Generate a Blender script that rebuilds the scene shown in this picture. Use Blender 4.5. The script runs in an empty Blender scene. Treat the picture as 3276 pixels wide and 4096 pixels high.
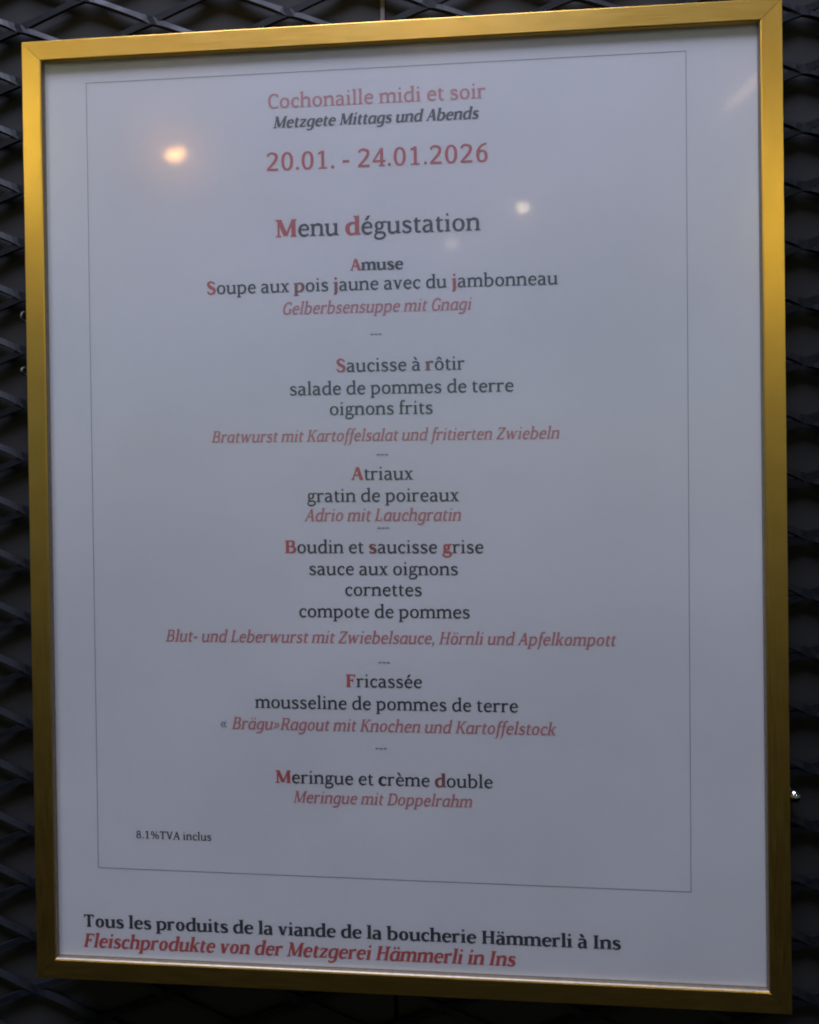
import bpy, bmesh, math, random
from mathutils import Vector, Matrix
from mathutils.geometry import delaunay_2d_cdt

random.seed(7)
scene = bpy.context.scene
COL = scene.collection

# ---------------------------------------------------------------- camera
cam_data = bpy.data.cameras.new("camera")
cam = bpy.data.objects.new("camera", cam_data)
COL.objects.link(cam)
cam_data.sensor_fit = 'AUTO'
cam_data.sensor_width = 36.0
cam_data.lens = 28.386
cam_data.shift_x = 0.0081
cam_data.shift_y = -0.0738
cam_data.clip_start = 0.01
cam_data.clip_end = 200.0
r_, u_, b_ = (0.995978, 0.088587, -0.013384), (0.012682, 0.008483, 0.999884), (0.08869, -0.996032, 0.007326)
M = Matrix(((r_[0], u_[0], b_[0], 0.02566), (r_[1], u_[1], b_[1], -0.25342), (r_[2], u_[2], b_[2], 0.02514), (0, 0, 0, 1)))
cam.matrix_world = M
scene.camera = cam

# ---------------------------------------------------------------- dusk sky
world = bpy.data.worlds.new("World")
scene.world = world
world.use_nodes = True
wn, wl = world.node_tree.nodes, world.node_tree.links
wn.clear()
sky = wn.new("ShaderNodeTexSky")
sky.sky_type = 'NISHITA'
sky.sun_disc = False
sky.sun_elevation = math.radians(14.0)
sky.sun_rotation = math.radians(0.0)
sky.air_density = 0.7
sky.dust_density = 0.0
sky.ozone_density = 3.0
bg = wn.new("ShaderNodeBackground")
bg.inputs["Strength"].default_value = 0.02
wo = wn.new("ShaderNodeOutputWorld")
wl.new(sky.outputs[0], bg.inputs[0])
wl.new(bg.outputs[0], wo.inputs[0])

# ---------------------------------------------------------------- warm lamps read from glints, plus two added side fills
def lamp(name, at, aim, power, sx, sy, color, roll=0.0):
    d = bpy.data.lights.new(name, 'AREA')
    d.shape = 'ELLIPSE'
    d.size, d.size_y = sx, sy
    d.energy = power
    d.color = color
    o = bpy.data.objects.new(name, d)
    COL.objects.link(o)
    o.location = at
    q = (Vector(aim) - Vector(at)).to_track_quat('-Z', 'Y')
    o.rotation_mode = 'QUATERNION'
    o.rotation_quaternion = q @ Matrix.Rotation(roll, 3, 'Z').to_quaternion()
    return o

def mirrored(p, d, s):
    return tuple(p[i] + d[i] * s for i in range(3))

# added soft cool fill overhead in front of the wall, standing in for skylight
pan = bpy.data.lights.new("overhead_fill", 'AREA')
pan.shape, pan.size, pan.size_y, pan.energy, pan.color = 'RECTANGLE', 1.1, 0.7, 90.0, (0.70, 0.735, 1.0)
pan_o = bpy.data.objects.new("overhead_fill", pan)
COL.objects.link(pan_o)
pan_o.location = (-0.22, -0.75, 1.85)
pan_o.rotation_mode = 'QUATERNION'
pan_o.rotation_quaternion = (Vector((0, 0, 0.05)) - pan_o.location).to_track_quat('-Z', 'Y')

# (point on the glazing plane, direction of the mirrored ray, distance, power, size, size, colour, roll)
WARM = (1.0, 0.66, 0.30)
LAMPS = [
    ((-0.0697, 0.003, 0.1161), (-0.3307, -0.8894, 0.3156), 3.0, 0.26, 0.074, 0.034, (1.0, 0.50, 0.15), 14),
    ((0.0420, 0.003, 0.0945), (0.0615, -0.9635, 0.2605), 3.0, 0.060, 0.032, 0.018, (1.0, 0.78, 0.48), -20),
    ((0.0193, 0.003, 0.0838), (-0.0243, -0.9746, 0.2228), 3.0, 0.018, 0.050, 0.032, (1.0, 0.8, 0.6), 0),
    ((-0.1572, 0.0018, 0.133), (-0.5507, -0.7689, 0.3249), 1.3, 0.95, 0.068, 0.068, (1.0, 0.90, 0.36), 0),  # added fill beyond the glass, brightens the left bar
    ((0.1481, 0.0018, 0.0927), (0.4207, -0.877, 0.2322), 1.6, 1.2, 0.083, 0.083, (1.0, 0.85, 0.26), 0),  # added fill off the right edge, brightens the right bar
    ((-0.0739, 0.0018, 0.1751), (-0.3187, -0.8173, 0.4802), 2.5, 0.34, 0.070, 0.070, (1.0, 0.70, 0.32), 0),
    ((0.014, 0.0018, 0.171), (-0.0396, -0.8675, 0.4958), 2.5, 0.46, 0.070, 0.070, (1.0, 0.70, 0.32), 0),
    ((0.1108, 0.003, 0.1286), (0.2944, -0.8863, 0.3575), 3.0, 0.060, 0.220, 0.030, (1.0, 0.66, 0.40), 40),
]
for p_, d_, dist, power, sx, sy, c_, roll in LAMPS:
    lamp("warm_lamp_or_fill", mirrored(p_, d_, dist), p_, power, sx, sy, c_, math.radians(roll))

scene.view_settings.view_transform = 'Standard'
scene.view_settings.look = 'None'
scene.view_settings.exposure = 0.0
scene.view_settings.gamma = 1.0
scene.view_settings.use_curve_mapping = False
scene.cycles.filter_width = 2.0
scene.cycles.max_bounces = 12
scene.cycles.transparent_max_bounces = 16

# ---------------------------------------------------------------- materials
def nodes_of(name):
    m = bpy.data.materials.new(name)
    m.use_nodes = True
    n, l = m.node_tree.nodes, m.node_tree.links
    p = n["Principled BSDF"]
    return m, n, l, p

def noise(n, l, scale, detail=4.0, stretch=(1, 1, 1), rough=0.55):
    tc = n.new("ShaderNodeTexCoord")
    mp = n.new("ShaderNodeMapping")
    mp.inputs["Scale"].default_value = stretch
    nz = n.new("ShaderNodeTexNoise")
    nz.inputs["Scale"].default_value = scale
    nz.inputs["Detail"].default_value = detail
    nz.inputs["Roughness"].default_value = rough
    l.new(tc.outputs["Object"], mp.inputs[0])
    l.new(mp.outputs[0], nz.inputs["Vector"])
    return nz

def ramp(n, l, src, stops):
    r = n.new("ShaderNodeValToRGB")
    e = r.color_ramp.elements
    e[0].position, e[0].color = stops[0][0], (*stops[0][1], 1)
    e[1].position, e[1].color = stops[-1][0], (*stops[-1][1], 1)
    for pos, c in stops[1:-1]:
        k = e.new(pos)
        k.color = (*c, 1)
    l.new(src, r.inputs[0])
    return r

def mapr(n, l, src, a, b, lo=0.0, hi=1.0):
    m = n.new("ShaderNodeMapRange")
    m.inputs[1].default_value, m.inputs[2].default_value = lo, hi
    m.inputs[3].default_value, m.inputs[4].default_value = a, b
    l.new(src, m.inputs[0])
    return m

def make_gold(name, stretch, r0, r1, aniso, grain):
    m, n, l, p = nodes_of(name)
    p.inputs["Metallic"].default_value = 1.0
    fine = noise(n, l, 1.0, 3.0, stretch)
    blotch = noise(n, l, 60.0, 3.0)
    c = ramp(n, l, blotch.outputs[0], [(0.3, (0.84, 0.515, 0.105)), (0.7, (0.90, 0.575, 0.135))])
    l.new(c.outputs[0], p.inputs["Base Color"])
    r = mapr(n, l, fine.outputs[0], r0, r1, 0.3, 0.7)
    l.new(r.outputs[0], p.inputs["Roughness"])
    p.inputs["Anisotropic"].default_value = aniso
    tg = n.new("ShaderNodeTangent")
    tg.direction_type = 'UV_MAP'
    tg.uv_map = "UVMap"
    l.new(tg.outputs[0], p.inputs["Tangent"])
    bp = n.new("ShaderNodeBump")
    bp.inputs["Strength"].default_value = grain
    bp.inputs["Distance"].default_value = 0.0002
    l.new(fine.outputs[0], bp.inputs["Height"])
    bp2 = n.new("ShaderNodeBump")
    bp2.inputs["Strength"].default_value = 0.10
    bp2.inputs["Distance"].default_value = 0.0006
    l.new(blotch.outputs[0], bp2.inputs["Height"])
    l.new(bp.outputs[0], bp2.inputs["Normal"])
    l.new(bp2.outputs[0], p.inputs["Normal"])
    return m

GOLD_H = make_gold("brushed_gold_across", (90, 3000, 3000), 0.30, 0.36, 0.0, 0.04)
GOLD_V = make_gold("brushed_gold_upright", (3000, 3000, 90), 0.33, 0.41, 0.35, 0.07)

def make_paper():
    m, n, l, p = nodes_of("menu_paper")
    nz = noise(n, l, 1400.0, 3.0)
    c = ramp(n, l, nz.outputs[0], [(0.25, (0.76, 0.755, 0.77)), (0.75, (0.82, 0.815, 0.83))])
    l.new(c.outputs[0], p.inputs["Base Color"])
    p.inputs["Roughness"].default_value = 0.75
    p.inputs["Specular IOR Level"].default_value = 0.25
    wavy = noise(n, l, 9.0, 1.5, (1, 1, 0.6))
    wb = n.new("ShaderNodeBump")
    wb.inputs["Strength"].default_value = 0.5
    wb.inputs["Distance"].default_value = 0.0022
    l.new(wavy.outputs[0], wb.inputs["Height"])
    l.new(wb.outputs[0], p.inputs["Normal"])
    return m
PAPER = make_paper()
EDGE, _n, _l, _p = nodes_of("cut_aluminium_edge")
_p.inputs["Metallic"].default_value = 1.0
_nz = noise(_n, _l, 700.0, 3.0)
_l.new(ramp(_n, _l, _nz.outputs[0], [(0.3, (0.24, 0.20, 0.14)), (0.7, (0.31, 0.26, 0.19))]).outputs[0], _p.inputs["Base Color"])
_p.inputs["Roughness"].default_value = 0.5

def make_ink(name, a, b):
    m, n, l, p = nodes_of(name)
    nz = noise(n, l, 500.0, 4.0)
    c = ramp(n, l, nz.outputs[0], [(0.3, a), (0.7, b)])
    l.new(c.outputs[0], p.inputs["Base Color"])
    p.inputs["Roughness"].default_value = 0.6
    p.inputs["Specular IOR Level"].default_value = 0.2
    return m
INK = {
    'k': make_ink("black_ink", (0.030, 0.032, 0.040), (0.055, 0.057, 0.068)),
    'r': make_ink("red_ink", (0.52, 0.085, 0.080), (0.60, 0.125, 0.115)),
    'p': make_ink("pale_red_ink", (0.56, 0.20, 0.20), (0.63, 0.26, 0.26)),
    'm': make_ink("dark_red_ink", (0.26, 0.075, 0.07), (0.31, 0.10, 0.095)),
    'g': make_ink("grey_ink", (0.24, 0.24, 0.26), (0.32, 0.32, 0.34)),
}

def make_acrylic():
    m, n, l, p = nodes_of("acrylic_glazing")
    n.remove(p)
    out = n["Material Output"]
    tr = n.new("ShaderNodeBsdfTransparent")
    tr.inputs[0].default_value = (0.97, 0.975, 0.975, 1)
    sharp = n.new("ShaderNodeBsdfGlossy")
    sharp.inputs["Roughness"].default_value = 0.055
    wave = noise(n, l, 26.0, 2.0)
    bp = n.new("ShaderNodeBump")
    bp.inputs["Strength"].default_value = 0.25
    bp.inputs["Distance"].default_value = 0.0003
    l.new(wave.outputs[0], bp.inputs["Height"])
    l.new(bp.outputs[0], sharp.inputs["Normal"])
    # Schlick reflectance, the same from both sides of the thin pane
    geo = n.new("ShaderNodeNewGeometry")
    dot = n.new("ShaderNodeVectorMath")
    dot.operation = 'DOT_PRODUCT'
    l.new(geo.outputs["Incoming"], dot.inputs[0])
    l.new(geo.outputs["True Normal"], dot.inputs[1])
    def op(kind, x, y):
        m_ = n.new("ShaderNodeMath")
        m_.operation = kind
        for i_, v_ in enumerate((x, y)):
            if v_ is None:
                continue
            if isinstance(v_, float):
                m_.inputs[i_].default_value = v_
            else:
                l.new(v_, m_.inputs[i_])
        return m_.outputs[0]
    c_ = op('ABSOLUTE', dot.outputs["Value"], None)
    p5 = op('POWER', op('SUBTRACT', 1.0, c_), 5.0)
    fr_out = op('ADD', op('MULTIPLY', p5, 0.96), 0.04)
    mx = n.new("ShaderNodeMixShader")
    l.new(fr_out, mx.inputs[0])
    l.new(tr.outputs[0], mx.inputs[1])
    l.new(sharp.outputs[0], mx.inputs[2])
    smear = noise(n, l, 9.0, 4.0, (1, 1, 1.3), 0.55)
    sm = mapr(n, l, smear.outputs[0], 0.07, 0.12, 0.35, 0.72)
    rough = n.new("ShaderNodeBsdfGlossy")
    rough.inputs["Roughness"].default_value = 0.17
    mx2 = n.new("ShaderNodeMixShader")
    l.new(sm.outputs[0], mx2.inputs[0])
    l.new(mx.outputs[0], mx2.inputs[1])
    l.new(rough.outputs[0], mx2.inputs[2])
    haze = n.new("ShaderNodeBsdfGlossy")
    haze.inputs["Roughness"].default_value = 0.42
    mx3 = n.new("ShaderNodeMixShader")
    mx3.inputs[0].default_value = 0.07
    l.new(mx2.outputs[0], mx3.inputs[1])
    l.new(haze.outputs[0], mx3.inputs[2])
    l.new(mx3.outputs[0], out.inputs[0])
    return m
ACRYLIC = make_acrylic()

def make_painted(name, a, b, rough, scale=120.0, bump=0.15, dist=0.0004, spec=0.25):
    m, n, l, p = nodes_of(name)
    nz = noise(n, l, scale, 5.0)
    c = ramp(n, l, nz.outputs[0], [(0.3, a), (0.7, b)])
    l.new(c.outputs[0], p.inputs["Base Color"])
    p.inputs["Specular IOR Level"].default_value = spec
    r = mapr(n, l, nz.outputs[0], rough - 0.07, rough + 0.08, 0.3, 0.7)
    l.new(r.outputs[0], p.inputs["Roughness"])
    bp = n.new("ShaderNodeBump")
    bp.inputs["Strength"].default_value = bump
    bp.inputs["Distance"].default_value = dist
    l.new(nz.outputs[0], bp.inputs["Height"])
    l.new(bp.outputs[0], p.inputs["Normal"])
    return m
MESH_MAT = make_painted("dark_coated_steel", (0.0034, 0.0042, 0.0058), (0.0056, 0.0068, 0.0092), 0.55, spec=0.15)
WALL_MAT = make_painted("dark_board", (0.0115, 0.0115, 0.0115), (0.0165, 0.0165, 0.016), 0.7, 40.0)
SEAM_MAT = make_painted("seam_filler", (0.09, 0.09, 0.092), (0.12, 0.12, 0.12), 0.6)
BACK_MAT = make_painted("backing_board", (0.10, 0.08, 0.06), (0.14, 0.11, 0.08), 0.7)
STEEL, _n, _l, _p = nodes_of("bright_steel")
_p.inputs["Metallic"].default_value = 1.0
_nz = noise(_n, _l, 900.0, 2.0)
_r = mapr(_n, _l, _nz.outputs[0], 0.10, 0.22, 0.3, 0.7)
_l.new(_r.outputs[0], _p.inputs["Roughness"])
_p.inputs["Base Color"].default_value = (0.75, 0.74, 0.70, 1)
WIRE_MAT = make_painted("galvanised_wire", (0.05, 0.05, 0.05), (0.08, 0.08, 0.078), 0.5, 800.0)

# ---------------------------------------------------------------- object helpers
def link_mesh(name, me, mats, parent=None, loc=(0, 0, 0)):
    for m in (mats if isinstance(mats, (list, tuple)) else [mats]):
        me.materials.append(m)
    o = bpy.data.objects.new(name, me)
    COL.objects.link(o)
    o.location = loc
    if parent:
        o.parent = parent
    return o

def from_bm(name, bm, mats, parent=None, loc=(0, 0, 0), smooth=False):
    me = bpy.data.meshes.new(name)
    bmesh.ops.recalc_face_normals(bm, faces=bm.faces)
    bm.to_mesh(me)
    bm.free()
    if smooth:
        for f in me.polygons:
            f.use_smooth = True
    return link_mesh(name, me, mats, parent, loc)

def empty(name, loc, label, cat):
    o = bpy.data.objects.new(name, None)
    o.empty_display_size = 0.02
    COL.objects.link(o)
    o.location = loc
    o["label"], o["category"] = label, cat
    return o

def tag(o, label, cat, group=None):
    o["label"], o["category"] = label, cat
    if group:
        o["group"] = group

def box(bm, x0, y0, z0, x1, y1, z1):
    v = [bm.verts.new((x, y, z)) for x in (x0, x1) for y in (y0, y1) for z in (z0, z1)]
    for q in ((0, 1, 3, 2), (4, 6, 7, 5), (0, 4, 5, 1), (2, 3, 7, 6), (0, 2, 6, 4), (1, 5, 7, 3)):
        bm.faces.new([v[i] for i in q])
    return v

# ---------------------------------------------------------------- wall and steel mesh
WALL_Y, MESH_Y = 0.0232, 0.0205
bm = bmesh.new()
box(bm, -0.60, WALL_Y, -0.60, -0.0042, WALL_Y + 0.02, 0.70)
box(bm, -0.0026, WALL_Y, -0.60, 0.60, WALL_Y + 0.02, 0.70)
wall = from_bm("wall_panel", bm, WALL_MAT)
tag(wall, "dark matte board wall seen through the diamond steel mesh", "wall")
bm = bmesh.new()
box(bm, -0.0041, WALL_Y - 0.0006, 0.12, -0.0027, WALL_Y + 0.015, 0.70)
from_bm("seam", bm, SEAM_MAT, wall)

LW, SW = 48.4e-3, 18.95e-3
NX0, NZ0 = -0.1324, 0.1690

def strand_mesh():
    """expanded steel: knuckles on a diamond lattice joined by flat twisted strands"""
    bm = bmesh.new()
    HALF_T = 0.0007
    def section(p, t, w, tilt):
        # flat bar section at p, strand direction t (in x,z), width w, leaning by tilt round t
        n = Vector((-t.z, 0, t.x))
        if n.z < 0:
            n = -n
        y = Vector((0, 1, 0))
        a = n * math.cos(tilt) + y * math.sin(tilt)
        b = y * math.cos(tilt) - n * math.sin(tilt)
        return [p + a * w + b * HALF_T, p - a * w + b * HALF_T, p - a * w - b * HALF_T, p + a * w - b * HALF_T]
    rows = 40
    for r in range(-rows, 26):
        z = NZ0 + r * SW / 2
        off = (r % 2) * LW / 2
        for c in range(-6, 12):
            x = NX0 + c * LW + off
            if abs(x) > 0.42:
                continue
            for s in (1, -1):
                x1, z1 = x + s * LW / 2, z + SW / 2
                A, B = Vector((x, MESH_Y, z)), Vector((x1, MESH_Y, z1))
                tilt0 = math.radians(26 if s < 0 else 0)
                prev = None
                N = 10
                for i in range(N + 1):
                    u = i / N
                    e = u * u * (3 - 2 * u)
                    k = 0.94 * u + 0.06 * e                      # strands leave the knuckle flatter
                    p = Vector((A.x + (B.x - A.x) * u, MESH_Y + (0.0001 if s > 0 else 0.0), A.z + (B.z - A.z) * k))
                    du = 0.94 + 0.06 * 6 * u * (1 - u)
                    t = Vector((B.x - A.x, 0, (B.z - A.z) * du)).normalized()
                    w = 0.00105 + 0.0004 * abs(2 * u - 1) ** 4
                    tl = tilt0 * (4 * u * (1 - u)) ** 0.5
                    ring = [bm.verts.new(q) for q in section(p, t, w, tl)]
                    if prev:
                        for j in range(4):
                            bm.faces.new((prev[j], prev[(j + 1) % 4], ring[(j + 1) % 4], ring[j]))
                    else:
                        bm.faces.new(ring)
                    prev = ring
                bm.faces.new(prev[::-1])
    return bm
mesh = from_bm("steel_mesh", strand_mesh(), MESH_MAT)
tag(mesh, "dark expanded steel mesh with diamond openings behind the gold frame", "metal mesh")

# ---------------------------------------------------------------- frame
W, H, BAR = 0.120, 0.15390, 0.00665
ZI = -0.00012            # inner lip of the moulding stands a little prouder than the outer edge
GLASS_Y, BACK_Y = 0.0010, 0.0150
frame = empty("picture_frame", (0, BACK_Y, -H), "slim brushed gold picture frame with mitred corners hung on dark mesh", "picture frame")

# moulding section: distance from outer edge, depth
SECTION = [(0.0, BACK_Y), (0.0, 0.00008), (0.00003, 0.00002), (0.00008, 0.0), (BAR - 0.0006, ZI), (BAR - 0.0002, ZI + 0.0002),
           (BAR, ZI + 0.0006), (BAR, GLASS_Y + 0.0030), (BAR - 0.0025, GLASS_Y + 0.0030), (BAR - 0.0025, BACK_Y)]

def bar(side, mat):
    bm = bmesh.new()
    uv = bm.loops.layers.uv.new("UVMap")
    ends = []
    G = 0.00007           # hairline at the mitre
    for e in (-1, 1):
        ring = []
        for d, y in SECTION:
            if side in ('top', 'bottom'):
                zz = (H - d) * (1 if side == 'top' else -1)
                ring.append(bm.verts.new((e * (W - d - G), y, zz)))
            else:
                xx = (W - d) * (1 if side == 'right' else -1)
                ring.append(bm.verts.new((xx, y, e * (H - d - G))))
        ends.append(ring)
    n = len(SECTION)
    for i in range(n):
        j = (i + 1) % n
        f = bm.faces.new((ends[0][i], ends[0][j], ends[1][j], ends[1][i]))
        f.material_index = 1 if i in (5, 6, 7) and side != 'top' else 0
        # u runs across the moulding: the brushed lines run along it
        for lp in f.loops:
            v = lp.vert
            k = ends[0].index(v) if v in ends[0] else ends[1].index(v)
            length = v.co.x if side in ('top', 'bottom') else v.co.z
            lp[uv].uv = (0.1 * (1 if k == j else 0) + 0.1 * i, length)
    bm.faces.new(ends[0])
    bm.faces.new(ends[1][::-1])
    bmesh.ops.translate(bm, verts=bm.verts, vec=(0, -BACK_Y, H))
    return from_bm("frame_bar", bm, [mat, EDGE], frame)
for s in ('top', 'bottom'):
    bar(s, GOLD_H)
for s in ('left', 'right'):
    bar(s, GOLD_V)

bm = bmesh.new()
g = BAR - 0.0020
box(bm, -W + g, GLASS_Y - BACK_Y, g, W - g, GLASS_Y + 0.0010 - BACK_Y, 2 * H - g)
from_bm("glazing", bm, ACRYLIC, frame)
bm = bmesh.new()
box(bm, -W + g, 0.0030 - BACK_Y, g, W - g, 0.0065 - BACK_Y, 2 * H - g)
from_bm("backing_board", bm, BACK_MAT, frame)

# ---------------------------------------------------------------- menu sheet
PAPER_Y = 0.0022
sheet = empty("menu_sheet", (0, PAPER_Y, -H + g), "white printed menu sheet with black and red lettering inside gold frame", "menu")
bm = bmesh.new()
box(bm, -W + g + 0.0003, 0, 0.0003, W - g - 0.0003, 0.0003, 2 * (H - g) - 0.0003)
from_bm("paper", bm, PAPER, sheet)
SHEET_Z0 = -H + g

# ---------------------------------------------------------------- lettering: a drawn serif face
XH, CAP, ASC, DES = 466.0, 667.0, 722.0, -205.0

class Pen:
    def __init__(s, bold, ital):
        s.b, s.i = bold, ital
        s.st = 160.0 if bold else (126.0 if ital else 116.0)
        s.th = 72.0 if bold else 66.0
        s.sf = 56.0 if bold else 50.0
        s.se = 44.0 if bold else 50.0
        s.q = []
    def poly(s, pts): s.q.append([tuple(map(float, p)) for p in pts])
    def rect(s, x0, y0, x1, y1): s.poly([(x0, y0), (x1, y0), (x1, y1), (x0, y1)])
    def par(s, x0, y0, x1, y1, w):
        if y1 < y0: x0, y0, x1, y1 = x1, y1, x0, y0
        s.poly([(x0 - w / 2, y0), (x0 + w / 2, y0), (x1 + w / 2, y1), (x1 - w / 2, y1)])
    def ring(s, cx, cy, rx, ry, tx, ty, n=30):
        def pt(a, x, y):
            c, d = math.cos(a), math.sin(a)
            return (cx + x * math.copysign(abs(c) ** 0.9, c), cy + y * math.copysign(abs(d) ** 0.9, d))
        for k in range(n):
            a, b = 2 * math.pi * k / n, 2 * math.pi * (k + 1) / n
            s.poly([pt(a, rx, ry), pt(b, rx, ry), pt(b, rx - tx, ry - ty), pt(a, rx - tx, ry - ty)])
    def disc(s, cx, cy, r):
        s.poly([(cx + r * math.cos(2 * math.pi * k / 14), cy + r * math.sin(2 * math.pi * k / 14)) for k in range(14)])
    def path(s, pts):
        P = [pts[0]] + list(pts) + [pts[-1]]
        out = []
        for k in range(1, len(P) - 2):
            p0, p1, p2, p3 = P[k - 1], P[k], P[k + 1], P[k + 2]
            N = 6
            for i in range(N):
                t = i / N
                out.append([0.5 * (2 * p1[m] + (p2[m] - p0[m]) * t + (2 * p0[m] - 5 * p1[m] + 4 * p2[m] - p3[m]) * t * t
                                   + (3 * p1[m] - p0[m] - 3 * p2[m] + p3[m]) * t ** 3) for m in range(3)])
        out.append(list(pts[-1]))
        L = []
        for i, p in enumerate(out):
            a, b = out[max(i - 1, 0)], out[min(i + 1, len(out) - 1)]
            dx, dy = b[0] - a[0], b[1] - a[1]
            d = math.hypot(dx, dy) or 1.0
            nx, ny = -dy / d * p[2] / 2, dx / d * p[2] / 2
            L.append(((p[0] + nx, p[1] + ny), (p[0] - nx, p[1] - ny)))
        for i in range(len(L) - 1):
            s.poly([L[i][0], L[i + 1][0], L[i + 1][1], L[i][1]])
    # ---- pieces
    def foot(s, x, y=0.0, left=True, right=True):
        h = s.st / 2
        le = s.se * (0.55 if s.i and y == 0.0 else 1.0)
        s.rect(x - (h + le if left else h), y, x + (h + s.se if right else h), y + s.sf)
    def head(s, x, y):
        h = s.st / 2
        s.rect(x - (h + s.se), y - s.sf, x + (h + s.se), y)
    def flag(s, x, y):
        h = s.st / 2
        s.poly([(x - h - s.se, y - s.sf - 14), (x - h + 2, y - s.sf - 30), (x + h, y - s.sf), (x + h, y), (x - h - s.se, y - 16)])
    def stem(s, x, y0, y1): s.rect(x - s.st / 2, y0, x + s.st / 2, y1)
    def low(s, x, top, foot=True, flag=True, y0=0.0):
        s.stem(x, y0, top - (30 if flag else 0))
        if flag: s.flag(x, top)
        if foot: s.foot(x, y0)
    def arch(s, x0, x1, foot=True):
        st, th = s.st, s.th
        w = x1 - x0
        s.path([(x0, 330, th), (x0 + w * .27, 408, th * 1.1), (x0 + w * .56, 438, th * 1.55), (x1 - 18, 398, st * .88), (x1, 290, st), (x1, 0, st)])
        if foot: s.foot(x1)

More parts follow.
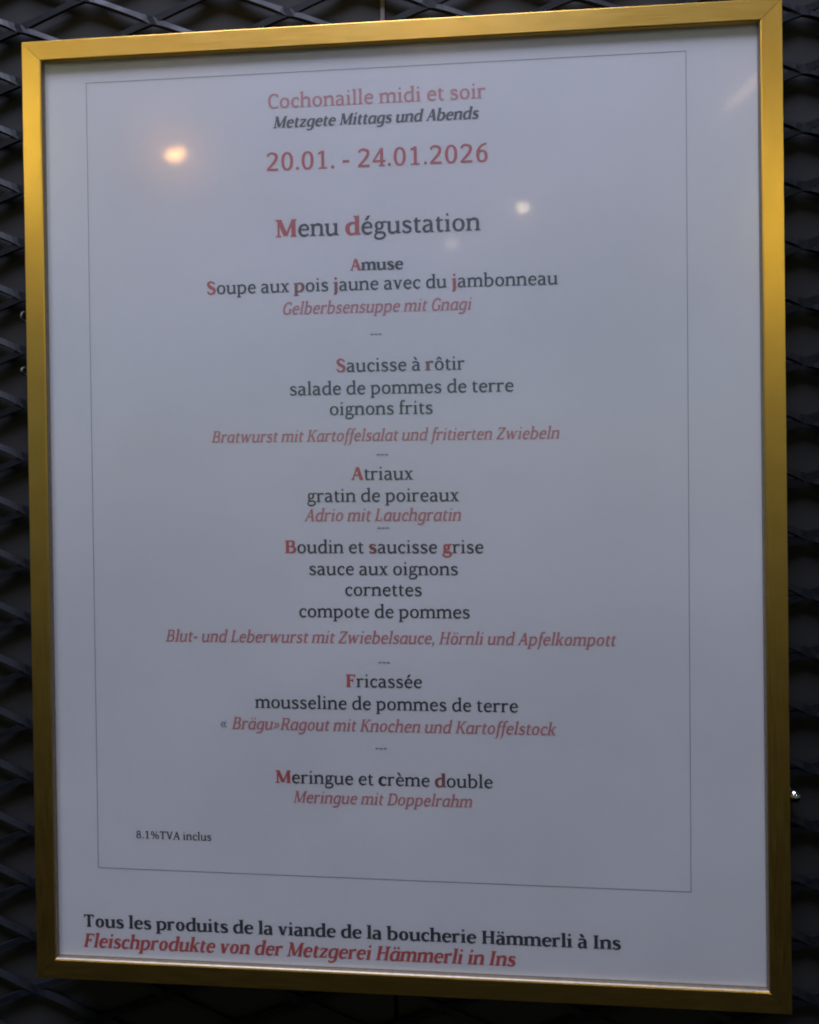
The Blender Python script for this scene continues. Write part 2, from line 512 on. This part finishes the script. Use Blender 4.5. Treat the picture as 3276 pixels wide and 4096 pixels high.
def glyph(ch, bold, ital):
    g = Pen(bold, ital)
    st, th, sf, se = g.st, g.th, g.sf, g.se
    base = {'é': ('e', 'acute'), 'è': ('e', 'grave'), 'à': ('a', 'grave'), 'ô': ('o', 'circ'), 'ä': ('a', 'dier'), 'ö': ('o', 'dier')}.get(ch)
    acc = None
    if base: ch, acc = base
    adv = 500
    if ch == ' ': adv = 222
    elif ch == 'a' and ital:
        adv = 540
        g.stem(430, 30, XH); g.foot(430)
        g.path([(430, 330, th), (360, 420, th * 1.1), (255, 440, th * 1.3), (130, 365, st * .85), (88, 225, st), (125, 80, st * .9), (225, 22, th * 1.2), (340, 65, th), (430, 175, th)])
    elif ch == 'a':
        adv = 490
        g.path([(75, 380, th * 1.3), (130, 435, th * 1.2), (220, 442, th * 1.2), (325, 405, st * .8), (352, 310, st), (352, 75, st), (370, 28, st * .7), (450, 16, th * .8)])
        g.path([(352, 285, th), (225, 262, th), (115, 210, st * .8), (82, 125, st), (112, 45, st * .8), (190, 20, th * 1.3), (290, 52, th), (352, 120, th * .9)])
    elif ch == 'b':
        adv = 555
        g.low(118, ASC, foot=False)
        g.path([(118, 330, th), (200, 415, th * 1.1), (300, 438, th * 1.35), (425, 368, st * .9), (462, 235, st), (420, 95, st * .9), (300, 20, th * 1.3), (190, 18, th), (118, 50, th)])
    elif ch == 'c':
        adv = 442
        g.path([(390, 365, th * 1.3), (345, 425, th * 1.1), (258, 440, th * 1.2), (133, 372, st * .9), (90, 233, st), (133, 88, st * .9), (268, 22, th * 1.4), (405, 80, th * .9)])
        g.disc(370, 365, 46)
    elif ch == 'd':
        adv = 556
        g.low(436, ASC, foot=False); g.rect(436, 0, 436 + st / 2 + se, sf)
        g.path([(436, 395, th), (350, 435, th * 1.1), (255, 438, th * 1.35), (128, 368, st * .9), (90, 233, st), (128, 88, st * .9), (235, 22, th * 1.3), (345, 55, th), (436, 150, th)])
    elif ch == 'e':
        adv = 488
        g.rect(100, 226, 420, 226 + th)
        g.path([(415, 235, st * .8), (402, 355, st * .78), (335, 425, th * 1.25), (255, 440, th * 1.2), (133, 372, st * .88), (90, 233, st), (133, 88, st * .9), (270, 22, th * 1.4), (435, 82, th * .85)])
    elif ch == 'f':
        adv = 305
        if ital:
            g.path([(60, -185, th * 1.3), (125, -170, th * 1.1), (155, -60, st * .9), (150, 300, st), (155, 560, st), (190, 665, st * .8), (265, 702, th * 1.1), (350, 675, th * 1.3)])
            g.rect(55, XH - th, 290, XH)
        else:
            g.stem(128, 0, 540); g.foot(128)
            g.path([(128, 520, st), (148, 640, st * .88), (215, 696, th * 1.25), (320, 680, th * 1.35)])
            g.rect(35, XH - th, 275, XH)
    elif ch == 'g' and ital:
        adv = 530
        g.path([(425, XH, st), (425, 60, st), (405, -90, st * .9), (320, -165, th * 1.4), (210, -180, th * 1.2), (85, -140, th * 1.3)])
        g.path([(425, 395, th), (340, 437, th * 1.1), (250, 438, th * 1.3), (128, 365, st * .85), (88, 230, st), (125, 88, st * .9), (225, 24, th * 1.2), (335, 65, th), (425, 165, th)])
    elif ch == 'g':
        adv = 496
        g.ring(225, 312, 170, 164, st * .88, th)
        g.path([(335, 415, th), (400, 444, th * 1.1), (485, 444, th * 1.15)])
        g.path([(150, 175, th), (98, 125, th * 1.1), (115, 78, st * .7), (210, 58, st * .75), (330, 52, st * .78), (415, 5, st * .8), (428, -72, st * .8), (370, -150, th * 1.2), (240, -182, th * 1.2), (110, -160, th * 1.2), (62, -92, st * .7), (90, -15, th * 1.1), (150, 45, th)])
    elif ch == 'h':
        adv = 560; g.low(115, ASC); g.arch(115, 440)
    elif ch in 'ij':
        adv = 282 if ch == 'i' else 270
        x = 140
        if ch == 'i': g.low(x, XH)
        else:
            g.flag(x, XH)
            g.path([(x, XH - 30, st), (x, 150, st), (x, -40, st), (x - 20, -130, st * .8), (x - 95, -190, th * 1.2)])
        g.disc(x - 6, 628, 50 if not bold else 66)
    elif ch == 'k':
        adv = 526
        g.low(118, ASC)
        g.par(190, 215, 405, XH, th * 1.35); g.par(240, 285, 425, 0, st * 1.15)
        g.rect(310, XH - sf, 495, XH); g.rect(345, 0, 525, sf)
    elif ch == 'l':
        adv = 274; g.low(138, ASC)
    elif ch == 'm':
        adv = 836; g.low(115, XH); g.arch(115, 418); g.arch(418, 720)
    elif ch == 'n':
        adv = 560; g.low(115, XH); g.arch(115, 440)
    elif ch == 'o':
        adv = 532; g.ring(266, 233, 232, 243, st, th * 1.05)
    elif ch == 'p':
        adv = 556
        g.low(118, XH, y0=DES)
        g.path([(118, 330, th), (200, 415, th * 1.1), (300, 438, th * 1.35), (425, 368, st * .9), (462, 235, st), (420, 95, st * .9), (300, 22, th * 1.3), (190, 25, th), (118, 75, th)])
    elif ch == 'r':
        adv = 414; g.low(118, XH)
        g.path([(118, 310, th), (180, 395, th * 1.1), (265, 432, st * .68), (365, 425, st * .8)])
        g.disc(352, 415, 46)
    elif ch == 's':
        adv = 432
        g.path([(360, 365, th * 1.25), (305, 428, th * 1.15), (215, 442, th * 1.2), (118, 408, st * .78), (98, 340, st * .85), (160, 272, st), (280, 215, st), (350, 150, st * .9), (330, 62, st * .78), (220, 20, th * 1.15), (120, 32, th * 1.15), (62, 105, th * 1.3)])
    elif ch == 't':
        adv = 340
        g.path([(140, 560, th), (138, 470, st * .9), (138, 150, st), (158, 58, st * .85), (222, 22, th * 1.3), (318, 45, th * .9)])
        g.rect(35, XH - th, 305, XH)
    elif ch == 'u':
        adv = 556
        g.path([(108, XH - 40, st), (108, 300, st), (108, 150, st), (138, 58, st * .88), (222, 24, th * 1.45), (335, 52, th * 1.05), (432, 135, th)])
        g.flag(108, XH); g.low(432, XH, foot=False); g.rect(432, 0, 432 + st / 2 + se, sf)
    elif ch == 'v':
        adv = 506
        g.par(108, XH, 255, 0, st * 1.08); g.par(400, XH, 262, 0, th * 1.15)
        g.rect(15, XH - sf, 205, XH); g.rect(315, XH - sf, 492, XH)
    elif ch == 'w':
        adv = 776
        for d in (0, 270):
            g.par(108 + d, XH, 238 + d, 0, st * 1.08); g.par(385 + d - 8, XH, 248 + d, 0, th * 1.15)
        g.rect(15, XH - sf, 205, XH); g.rect(570, XH - sf, 760, XH)
    elif ch == 'x':
        adv = 486
        g.par(112, XH, 375, 0, st * 1.12); g.par(375, XH, 108, 0, th * 1.15)
        g.rect(20, XH - sf, 205, XH); g.rect(295, XH - sf, 465, XH); g.rect(20, 0, 195, sf); g.rect(280, 0, 470, sf)
    elif ch == 'z':
        adv = 456
        g.rect(50, XH - th, 410, XH); g.rect(42, 0, 415, th); g.par(355, XH - th + 5, 100, th - 5, st * 1.05)
        g.rect(50, 320, 50 + th * .8, XH - 4); g.rect(415 - th * .8, 4, 415, 140)
    elif ch == 'A':
        adv = 625
        g.par(312, CAP, 88, 0, th * 1.15); g.par(318, CAP, 530, 0, st * 1.12); g.rect(165, 210, 450, 210 + th)
        g.rect(10, 0, 180, sf); g.rect(425, 0, 620, sf)
    elif ch in 'BDFHIKLPR' or ch == 'T':
        x = 155
        if ch != 'T':
            g.stem(x, 0, CAP)
            (g.rect(x - st / 2 - se, 0, x + st / 2 + se, sf), g.rect(x - st / 2 - se, CAP - sf, x + st / 2 + se, CAP))
        if ch == 'I': adv = 326
        if ch == 'B':
            adv = 612
            g.path([(x, CAP - th / 2, th), (320, CAP - th / 2, th), (435, 600, st * .75), (460, 505, st * .95), (430, 405, st * .75), (320, 356, th), (x, 356, th)])
            g.path([(300, 356, th), (455, 325, st * .7), (518, 190, st), (465, 70, st * .8), (320, th / 2, th), (x, th / 2, th)])
        if ch == 'D':
            adv = 664
            g.path([(x, CAP - th / 2, th), (310, CAP - th / 2, th * 1.1), (505, 565, st * .8), (575, 335, st), (505, 100, st * .8), (310, th / 2, th * 1.1), (x, th / 2, th)])
        if ch == 'F':
            adv = 540
            g.rect(x, CAP - th, 500, CAP); g.rect(x, 320, 405, 320 + th)
            g.rect(500 - th * .9, CAP - 150, 500, CAP - 4); g.rect(405 - th * .8, 260, 405, 440)
        if ch == 'H':
            adv = 688
            g.stem(535, 0, CAP); g.rect(535 - st / 2 - se, 0, 535 + st / 2 + se, sf); g.rect(535 - st / 2 - se, CAP - sf, 535 + st / 2 + se, CAP)
            g.rect(x, 320, 535, 320 + th)
        if ch == 'K':
            adv = 632
            g.par(225, 300, 505, CAP, th * 1.35); g.par(290, 385, 545, 0, st * 1.15)
            g.rect(400, CAP - sf, 610, CAP); g.rect(450, 0, 640, sf)
        if ch == 'L':
            adv = 540
            g.rect(x, 0, 505, th); g.rect(505 - th * .9, 4, 505, 165)
        if ch == 'R':
            adv = 622
            g.path([(x, CAP - th / 2, th), (330, CAP - th / 2, th), (455, 595, st * .8), (480, 490, st * .95), (445, 380, st * .8), (330, 322, th), (x, 322, th)])
            g.par(345, 330, 540, 0, st * 1.12); g.rect(450, 0, 635, sf)
        if ch == 'T':
            adv = 594
            g.stem(297, 0, CAP); g.rect(297 - st / 2 - se, 0, 297 + st / 2 + se, sf)
            g.rect(35, CAP - th, 560, CAP); g.rect(35, 500, 35 + th * .9, CAP - 4); g.rect(560 - th * .9, 500, 560, CAP - 4)
    elif ch in 'CG':
        adv = 565 if ch == 'C' else 620
        g.path([(505, 525, th * 1.2), (450, 612, th * 1.15), (330, 645, th * 1.3), (170, 565, st * .88), (108, 335, st), (170, 92, st * .9), (335, 22, th * 1.4), (500, 60, th * 1.05), (525, 95, th)])
        g.rect(470, 490, 470 + th, 645)
        if ch == 'G':
            g.stem(520, 40, 300); g.rect(400, 300 - sf, 610, 300)
    elif ch == 'M':
        adv = 820
        g.rect(135 - th * .55, 0, 135 + th * .55, CAP); g.stem(680, 0, CAP)
        g.par(150, CAP, 405, 40, st * 1.1); g.par(665, CAP, 412, 40, th * 1.2)
        g.rect(30, CAP - sf, 215, CAP); g.rect(600, CAP - sf, 795, CAP); g.rect(35, 0, 235, sf); g.rect(575, 0, 790, sf)
    elif ch == 'S':
        adv = 500; k = 1.43
        g.path([(420, 530, th * 1.25), (345, 615, th * 1.15), (245, 643, th * 1.25), (125, 590, st * .8), (105, 490, st * .9), (185, 385, st), (330, 300, st), (405, 210, st * .95), (380, 85, st * .8), (255, 24, th * 1.2), (135, 45, th * 1.15), (65, 150, th * 1.3)])
    elif ch == 'V':
        adv = 606
        g.par(105, CAP, 300, 0, st * 1.1); g.par(500, CAP, 308, 0, th * 1.2)
        g.rect(5, CAP - sf, 215, CAP); g.rect(410, CAP - sf, 600, CAP)
    elif ch == 'Z':
        adv = 566
        g.rect(65, CAP - th, 515, CAP); g.rect(45, 0, 530, th); g.par(455, CAP - th + 5, 110, th - 5, st * 1.12)
        g.rect(65, 500, 65 + th * .8, CAP - 4); g.rect(530 - th * .8, 4, 530, 165)
    elif ch in '0123456789':
        adv = 555
        if ch == '0': g.ring(277, 333, 228, 342, st, th * 1.1)
        if ch == '1':
            g.stem(290, 0, CAP); g.rect(130, 0, 450, sf * 1.1); g.path([(120, 555, th), (210, 600, th * 1.2), (290, 650, th * 1.2)])
        if ch == '2':
            g.path([(90, 530, th * 1.3), (150, 620, th * 1.15), (265, 645, th * 1.3), (400, 590, st * .88), (425, 480, st), (345, 320, st * .9), (90, 45, th * 1.2)])
            g.rect(62, 0, 490, st * .72)
        if ch == '4':
            g.par(375, CAP, 70, 195, th * 1.3); g.rect(40, 155, 520, 155 + th * 1.15); g.stem(375, 0, CAP); g.rect(260, 0, 490, sf)
        if ch == '6':
            g.ring(285, 215, 205, 228, st * .95, th * 1.1)
            g.path([(128, 220, st), (140, 400, st * .95), (230, 560, st * .75), (330, 630, th * 1.1), (450, 662, th)])
        if ch == '8':
            g.ring(277, 500, 180, 175, st * .85, th); g.ring(277, 180, 210, 190, st * .95, th)
    elif ch == '%':
        adv = 800
        g.ring(190, 480, 150, 185, st * .75, th * .8, 20); g.ring(610, 185, 150, 185, st * .75, th * .8, 20); g.par(590, CAP, 210, 0, th)
    elif ch == '.':
        adv = 210; g.disc(105, 55, 60)
    elif ch == ',':
        adv = 210; g.disc(110, 60, 60); g.path([(140, 60, th * 1.2), (130, -40, th), (70, -120, th * .7)])
    elif ch == '-':
        adv = 335; g.rect(45, 195, 290, 195 + st * .8)
    elif ch in '«»':
        adv = 440
        for d in (0, 165):
            if ch == '«':
                g.par(215 + d, 400, 90 + d, 240, th * 1.4); g.par(90 + d, 240, 215 + d, 80, th * 1.4)
            else:
                g.par(60 + d, 400, 185 + d, 240, th * 1.4); g.par(185 + d, 240, 60 + d, 80, th * 1.4)
    if acc:
        cx = adv * 0.5 + (10 if ital else -5)
        if acc == 'acute': g.par(cx - 25, 530, cx + 85, 700, st * .95)
        if acc == 'grave': g.par(cx + 30, 530, cx - 85, 700, st * .95)
        if acc == 'circ':
            g.par(cx - 105, 530, cx, 680, th * 1.5); g.par(cx + 105, 530, cx, 680, th * 1.5)
        if acc == 'dier':
            g.disc(cx - 95, 610, 50 if not bold else 62); g.disc(cx + 95, 610, 50 if not bold else 62)
    kx = (1.06 if bold else 1.0) * (0.88 if ital else 1.0)
    sh = 0.21 if ital else 0.0
    polys = [[(x * kx + y * sh, y) for x, y in p] for p in g.q]
    return polys, adv * kx

CACHE = {}
def union(ch, bold, ital):
    """strokes of one letter merged into a single flat outline: (points, faces, advance)"""
    key = (ch, bold, ital)
    if key in CACHE:
        return CACHE[key]
    polys, adv = glyph(ch, bold, ital)
    if not polys:
        CACHE[key] = ([], [], adv)
        return CACHE[key]
    pts, faces = [], []
    tris = []
    for p in polys:
        for i in range(1, len(p) - 1):
            tris.append([p[0], p[i], p[i + 1]])
    for p in tris:
        a = sum(p[i][0] * p[(i + 1) % len(p)][1] - p[(i + 1) % len(p)][0] * p[i][1] for i in range(len(p)))
        if abs(a) < 2.0:
            continue
        if a < 0:
            p = p[::-1]
        i0 = len(pts)
        pts += [Vector(q) for q in p]
        faces.append(list(range(i0, i0 + len(p))))
    v, e, f, ov, oe, of = delaunay_2d_cdt(pts, [], faces, 0, 0.05)
    T3 = [[pts[i] for i in t] for t in faces]
    def inside(c):
        for a, b, d in T3:
            if ((b.x - a.x) * (c[1] - a.y) - (b.y - a.y) * (c[0] - a.x) >= -1e-3
                    and (d.x - b.x) * (c[1] - b.y) - (d.y - b.y) * (c[0] - b.x) >= -1e-3
                    and (a.x - d.x) * (c[1] - d.y) - (a.y - d.y) * (c[0] - d.x) >= -1e-3):
                return True
        return False
    keep = [t for t in f if inside((sum(v[i].x for i in t) / 3, sum(v[i].y for i in t) / 3))]
    CACHE[key] = ([(q.x, q.y) for q in v], keep, adv)
    return CACHE[key]

INK_GAP = 0.00006
def text_line(name, runs, x0, x1, z, hscale=1.0, track=0.0):
    """runs: (text, style, ink) with style '' / 'b' / 'i' / 'bi'; x0..x1 is where the ink starts and ends (mm)"""
    x0, x1, z = x0 / 1000, x1 / 1000, z / 1000
    pen = 0.0
    items, lo, hi = [], 1e9, -1e9
    for txt, style, ink in runs:
        for ch in txt:
            pv, pf, adv = union(ch, 'b' in style, 'i' in style)
            if pf:
                items.append((pv, pf, pen, ink))
                used = {i for t in pf for i in t}
                lo = min(lo, min(pv[i][0] for i in used) + pen)
                hi = max(hi, max(pv[i][0] for i in used) + pen)
            pen += adv + track
    k = (x1 - x0) / (hi - lo)
    inks = []
    verts, faces, mi = [], [], []
    for n, (pv, pf, px, ink) in enumerate(items):
        if ink not in inks: inks.append(ink)
        i0 = len(verts)
        y = -INK_GAP - (0.000012 if n % 2 else 0.0)
        verts += [(x0 + (a + px - lo) * k, y, z - SHEET_Z0 + b * k * hscale) for a, b in pv]
        for t in pf:
            faces.append([i0 + i for i in t])
            mi.append(inks.index(ink))
    me = bpy.data.meshes.new(name)
    me.from_pydata(verts, [], faces)
    me.polygons.foreach_set("material_index", mi)
    return link_mesh(name, me, [INK[i] for i in inks], sheet)

K, B, RI, BI = ('', 'k'), ('b', 'k'), ('i', 'p'), ('bi', 'k')
def run(t, s, c): return (t, s, c)
T = "text_line"
text_line(T, [("Cochonaille midi et soir", '', 'p')], -38.62, 30.92, 129.13)
text_line(T, [("Metzgete Mittags und Abends", 'bi', 'k')], -37.05, 28.80, 122.80)
text_line(T, [("20.01. - 24.01.2026", '', 'r')], -39.40, 31.34, 109.15)
text_line(T, [("M", 'b', 'r'), ("enu ", '', 'k'), ("d", 'b', 'r'), ("égustation", '', 'k')], -36.74, 28.81, 87.78)
text_line(T, [("A", 'b', 'r'), ("muse", 'b', 'k')], -12.79, 4.32, 76.37)
text_line(T, [("S", 'b', 'r'), ("oupe aux ", '', 'k'), ("p", 'b', 'm'), ("ois ", '', 'k'), ("j", 'b', 'm'), ("aune avec du ", '', 'k'), ("j", 'b', 'r'), ("ambonneau", '', 'k')], -59.73, 52.61, 70.09)
text_line(T, [("Gelberbsensuppe mit Gnagi", 'i', 'p')], -34.68, 25.80, 62.92)
text_line(T, [("S", 'b', 'r'), ("aucisse à ", '', 'k'), ("r", 'b', 'm'), ("ôtir", '', 'k')], -17.63, 23.32, 44.10)
text_line(T, [("salade de pommes de terre", '', 'k')], -32.88, 38.50, 36.91)
text_line(T, [("oignons frits", '', 'k')], -19.97, 13.04, 30.33)
text_line(T, [("Bratwurst mit Kartoffelsalat und fritierten Zwiebeln", 'i', 'p')], -58.92, 52.55, 21.98)
text_line(T, [("A", 'b', 'r'), ("triaux", '', 'k')], -13.37, 6.49, 9.52)
text_line(T, [("gratin de poireaux", '', 'k')], -27.70, 20.95, 2.56)
text_line(T, [("Adrio mit Lauchgratin", 'i', 'p')], -28.72, 21.62, -3.61)
text_line(T, [("B", 'b', 'r'), ("oudin et ", '', 'k'), ("s", 'b', 'm'), ("aucisse ", '', 'k'), ("g", 'b', 'r'), ("rise", '', 'k')], -35.18, 28.47, -13.89)
text_line(T, [("sauce aux oignons", '', 'k')], -27.43, 20.34, -20.88)
text_line(T, [("cornettes", '', 'k')], -15.81, 8.80, -27.53)
text_line(T, [("compote de pommes", '', 'k')], -30.85, 23.92, -34.54)
text_line(T, [("Blut- und Leberwurst mit Zwiebelsauce, Hörnli und Apfelkompott", 'i', 'p')], -75.29, 69.32, -42.79)
text_line(T, [("F", 'b', 'r'), ("ricassée", '', 'k')], -15.93, 8.47, -56.84)
text_line(T, [("mousseline de pommes de terre", '', 'k')], -45.79, 38.66, -64.06)
text_line(T, [("« ", '', 'g'), ("Brägu»Ragout mit Knochen und Kartoffelstock", 'i', 'p')], -57.47, 50.57, -71.06)
text_line(T, [("M", 'b', 'r'), ("eringue et ", '', 'k'), ("c", 'b', 'k'), ("rème ", '', 'k'), ("d", 'b', 'm'), ("ouble", '', 'k')], -39.38, 30.42, -88.25)
text_line(T, [("Meringue mit Doppelrahm", 'i', 'p')], -33.66, 23.95, -94.47)
text_line(T, [("8.1%TVA inclus", '', 'k')], -86.29, -60.98, -107.74)
text_line(T, [("Tous les produits de la viande de la boucherie Hämmerli à Ins", 'b', 'k')], -104.69, 69.60, -137.68)
text_line(T, [("Fleischprodukte von der Metzgerei Hämmerli in Ins", 'bi', 'r')], -105.00, 37.04, -144.43)
for a, b, z in ((-6.58, -2.93, 55.31), (-5.08, -1.34, 16.94), (-5.12, -1.34, -6.46), (-5.42, -1.68, -49.47), (-6.70, -3.05, -76.98)):
    text_line("separator_dashes", [("---", 'b', 'g')], a, b, z - 0.35, 0.9, track=-25)

# thin printed border
bm = bmesh.new()
C4 = [(-0.09935, 0.14050), (0.09231, 0.14054), (0.09114, -0.11894), (-0.09951, -0.11795)]
t = 0.00020
inner = []
for i, (x, z) in enumerate(C4):
    sx, sz = (1 if x < 0 else -1), (1 if z < 0 else -1)
    inner.append((x + sx * t, z + sz * t))
o_v = [bm.verts.new((x, -INK_GAP, z - SHEET_Z0)) for x, z in C4]
i_v = [bm.verts.new((x, -INK_GAP, z - SHEET_Z0)) for x, z in inner]
for i in range(4):
    j = (i + 1) % 4
    bm.faces.new((o_v[i], o_v[j], i_v[j], i_v[i]))
from_bm("border_line", bm, INK['g'], sheet)

# ---------------------------------------------------------------- small fixings on the mesh
def lathe(name, prof, mat, parent, loc, n=24):
    bm = bmesh.new()
    rings = []
    for r, y in prof:
        rings.append([bm.verts.new((r * math.cos(2 * math.pi * k / n), y, r * math.sin(2 * math.pi * k / n))) for k in range(n)])
    for a, b in zip(rings, rings[1:]):
        for k in range(n):
            bm.faces.new((a[k], a[(k + 1) % n], b[(k + 1) % n], b[k]))
    bm.faces.new(rings[0])
    bm.faces.new(rings[-1][::-1])
    return from_bm(name, bm, mat, parent, loc, smooth=True)

screw = empty("screw", (0.12790, MESH_Y + 0.007, -0.0952), "shiny dome headed steel screw in the mesh beside the frame", "screw")
dome = [(0.0022 * math.sin(a), -0.0098 - 0.0018 * math.cos(a)) for a in (0.08, 0.3, 0.6, 0.9, 1.2, 1.45)] + [(0.0022, -0.0092), (0.0012, -0.0090)]
lathe("screw_head", dome, STEEL, screw, (0, 0, 0))
lathe("shank", [(0.0011, -0.0090), (0.0011, 0.004)], STEEL, screw, (0, 0, 0))

def tie(loc, rx, rz, label):
    bm = bmesh.new()
    N, m = 18, 6
    rings = []
    for k in range(N):
        a = 2 * math.pi * k / N
        c = Vector((0, 0.0020 * math.cos(a), 0.0022 * math.sin(a)))
        n = Vector((0, math.cos(a), math.sin(a)))
        rings.append([bm.verts.new(c + n * (rx * math.cos(2 * math.pi * j / m)) + Vector((rx * math.sin(2 * math.pi * j / m), 0, 0))) for j in range(m)])
    for k in range(N):
        a, b = rings[k], rings[(k + 1) % N]
        for j in range(m):
            bm.faces.new((a[j], a[(j + 1) % m], b[(j + 1) % m], b[j]))
    o = from_bm("wire_tie", bm, WIRE_MAT, None, loc, smooth=True)
    o.scale = (1, 1, rz)
    tag(o, label, "wire tie", "wire ties on the mesh")
tie((-0.1324, MESH_Y, 0.0672), 0.00040, 0.8, "upper of two grey wire ties on the mesh left of the frame")
tie((-0.1326, MESH_Y, 0.0480), 0.00048, 0.6, "lower of two grey wire ties on the mesh left of the frame")
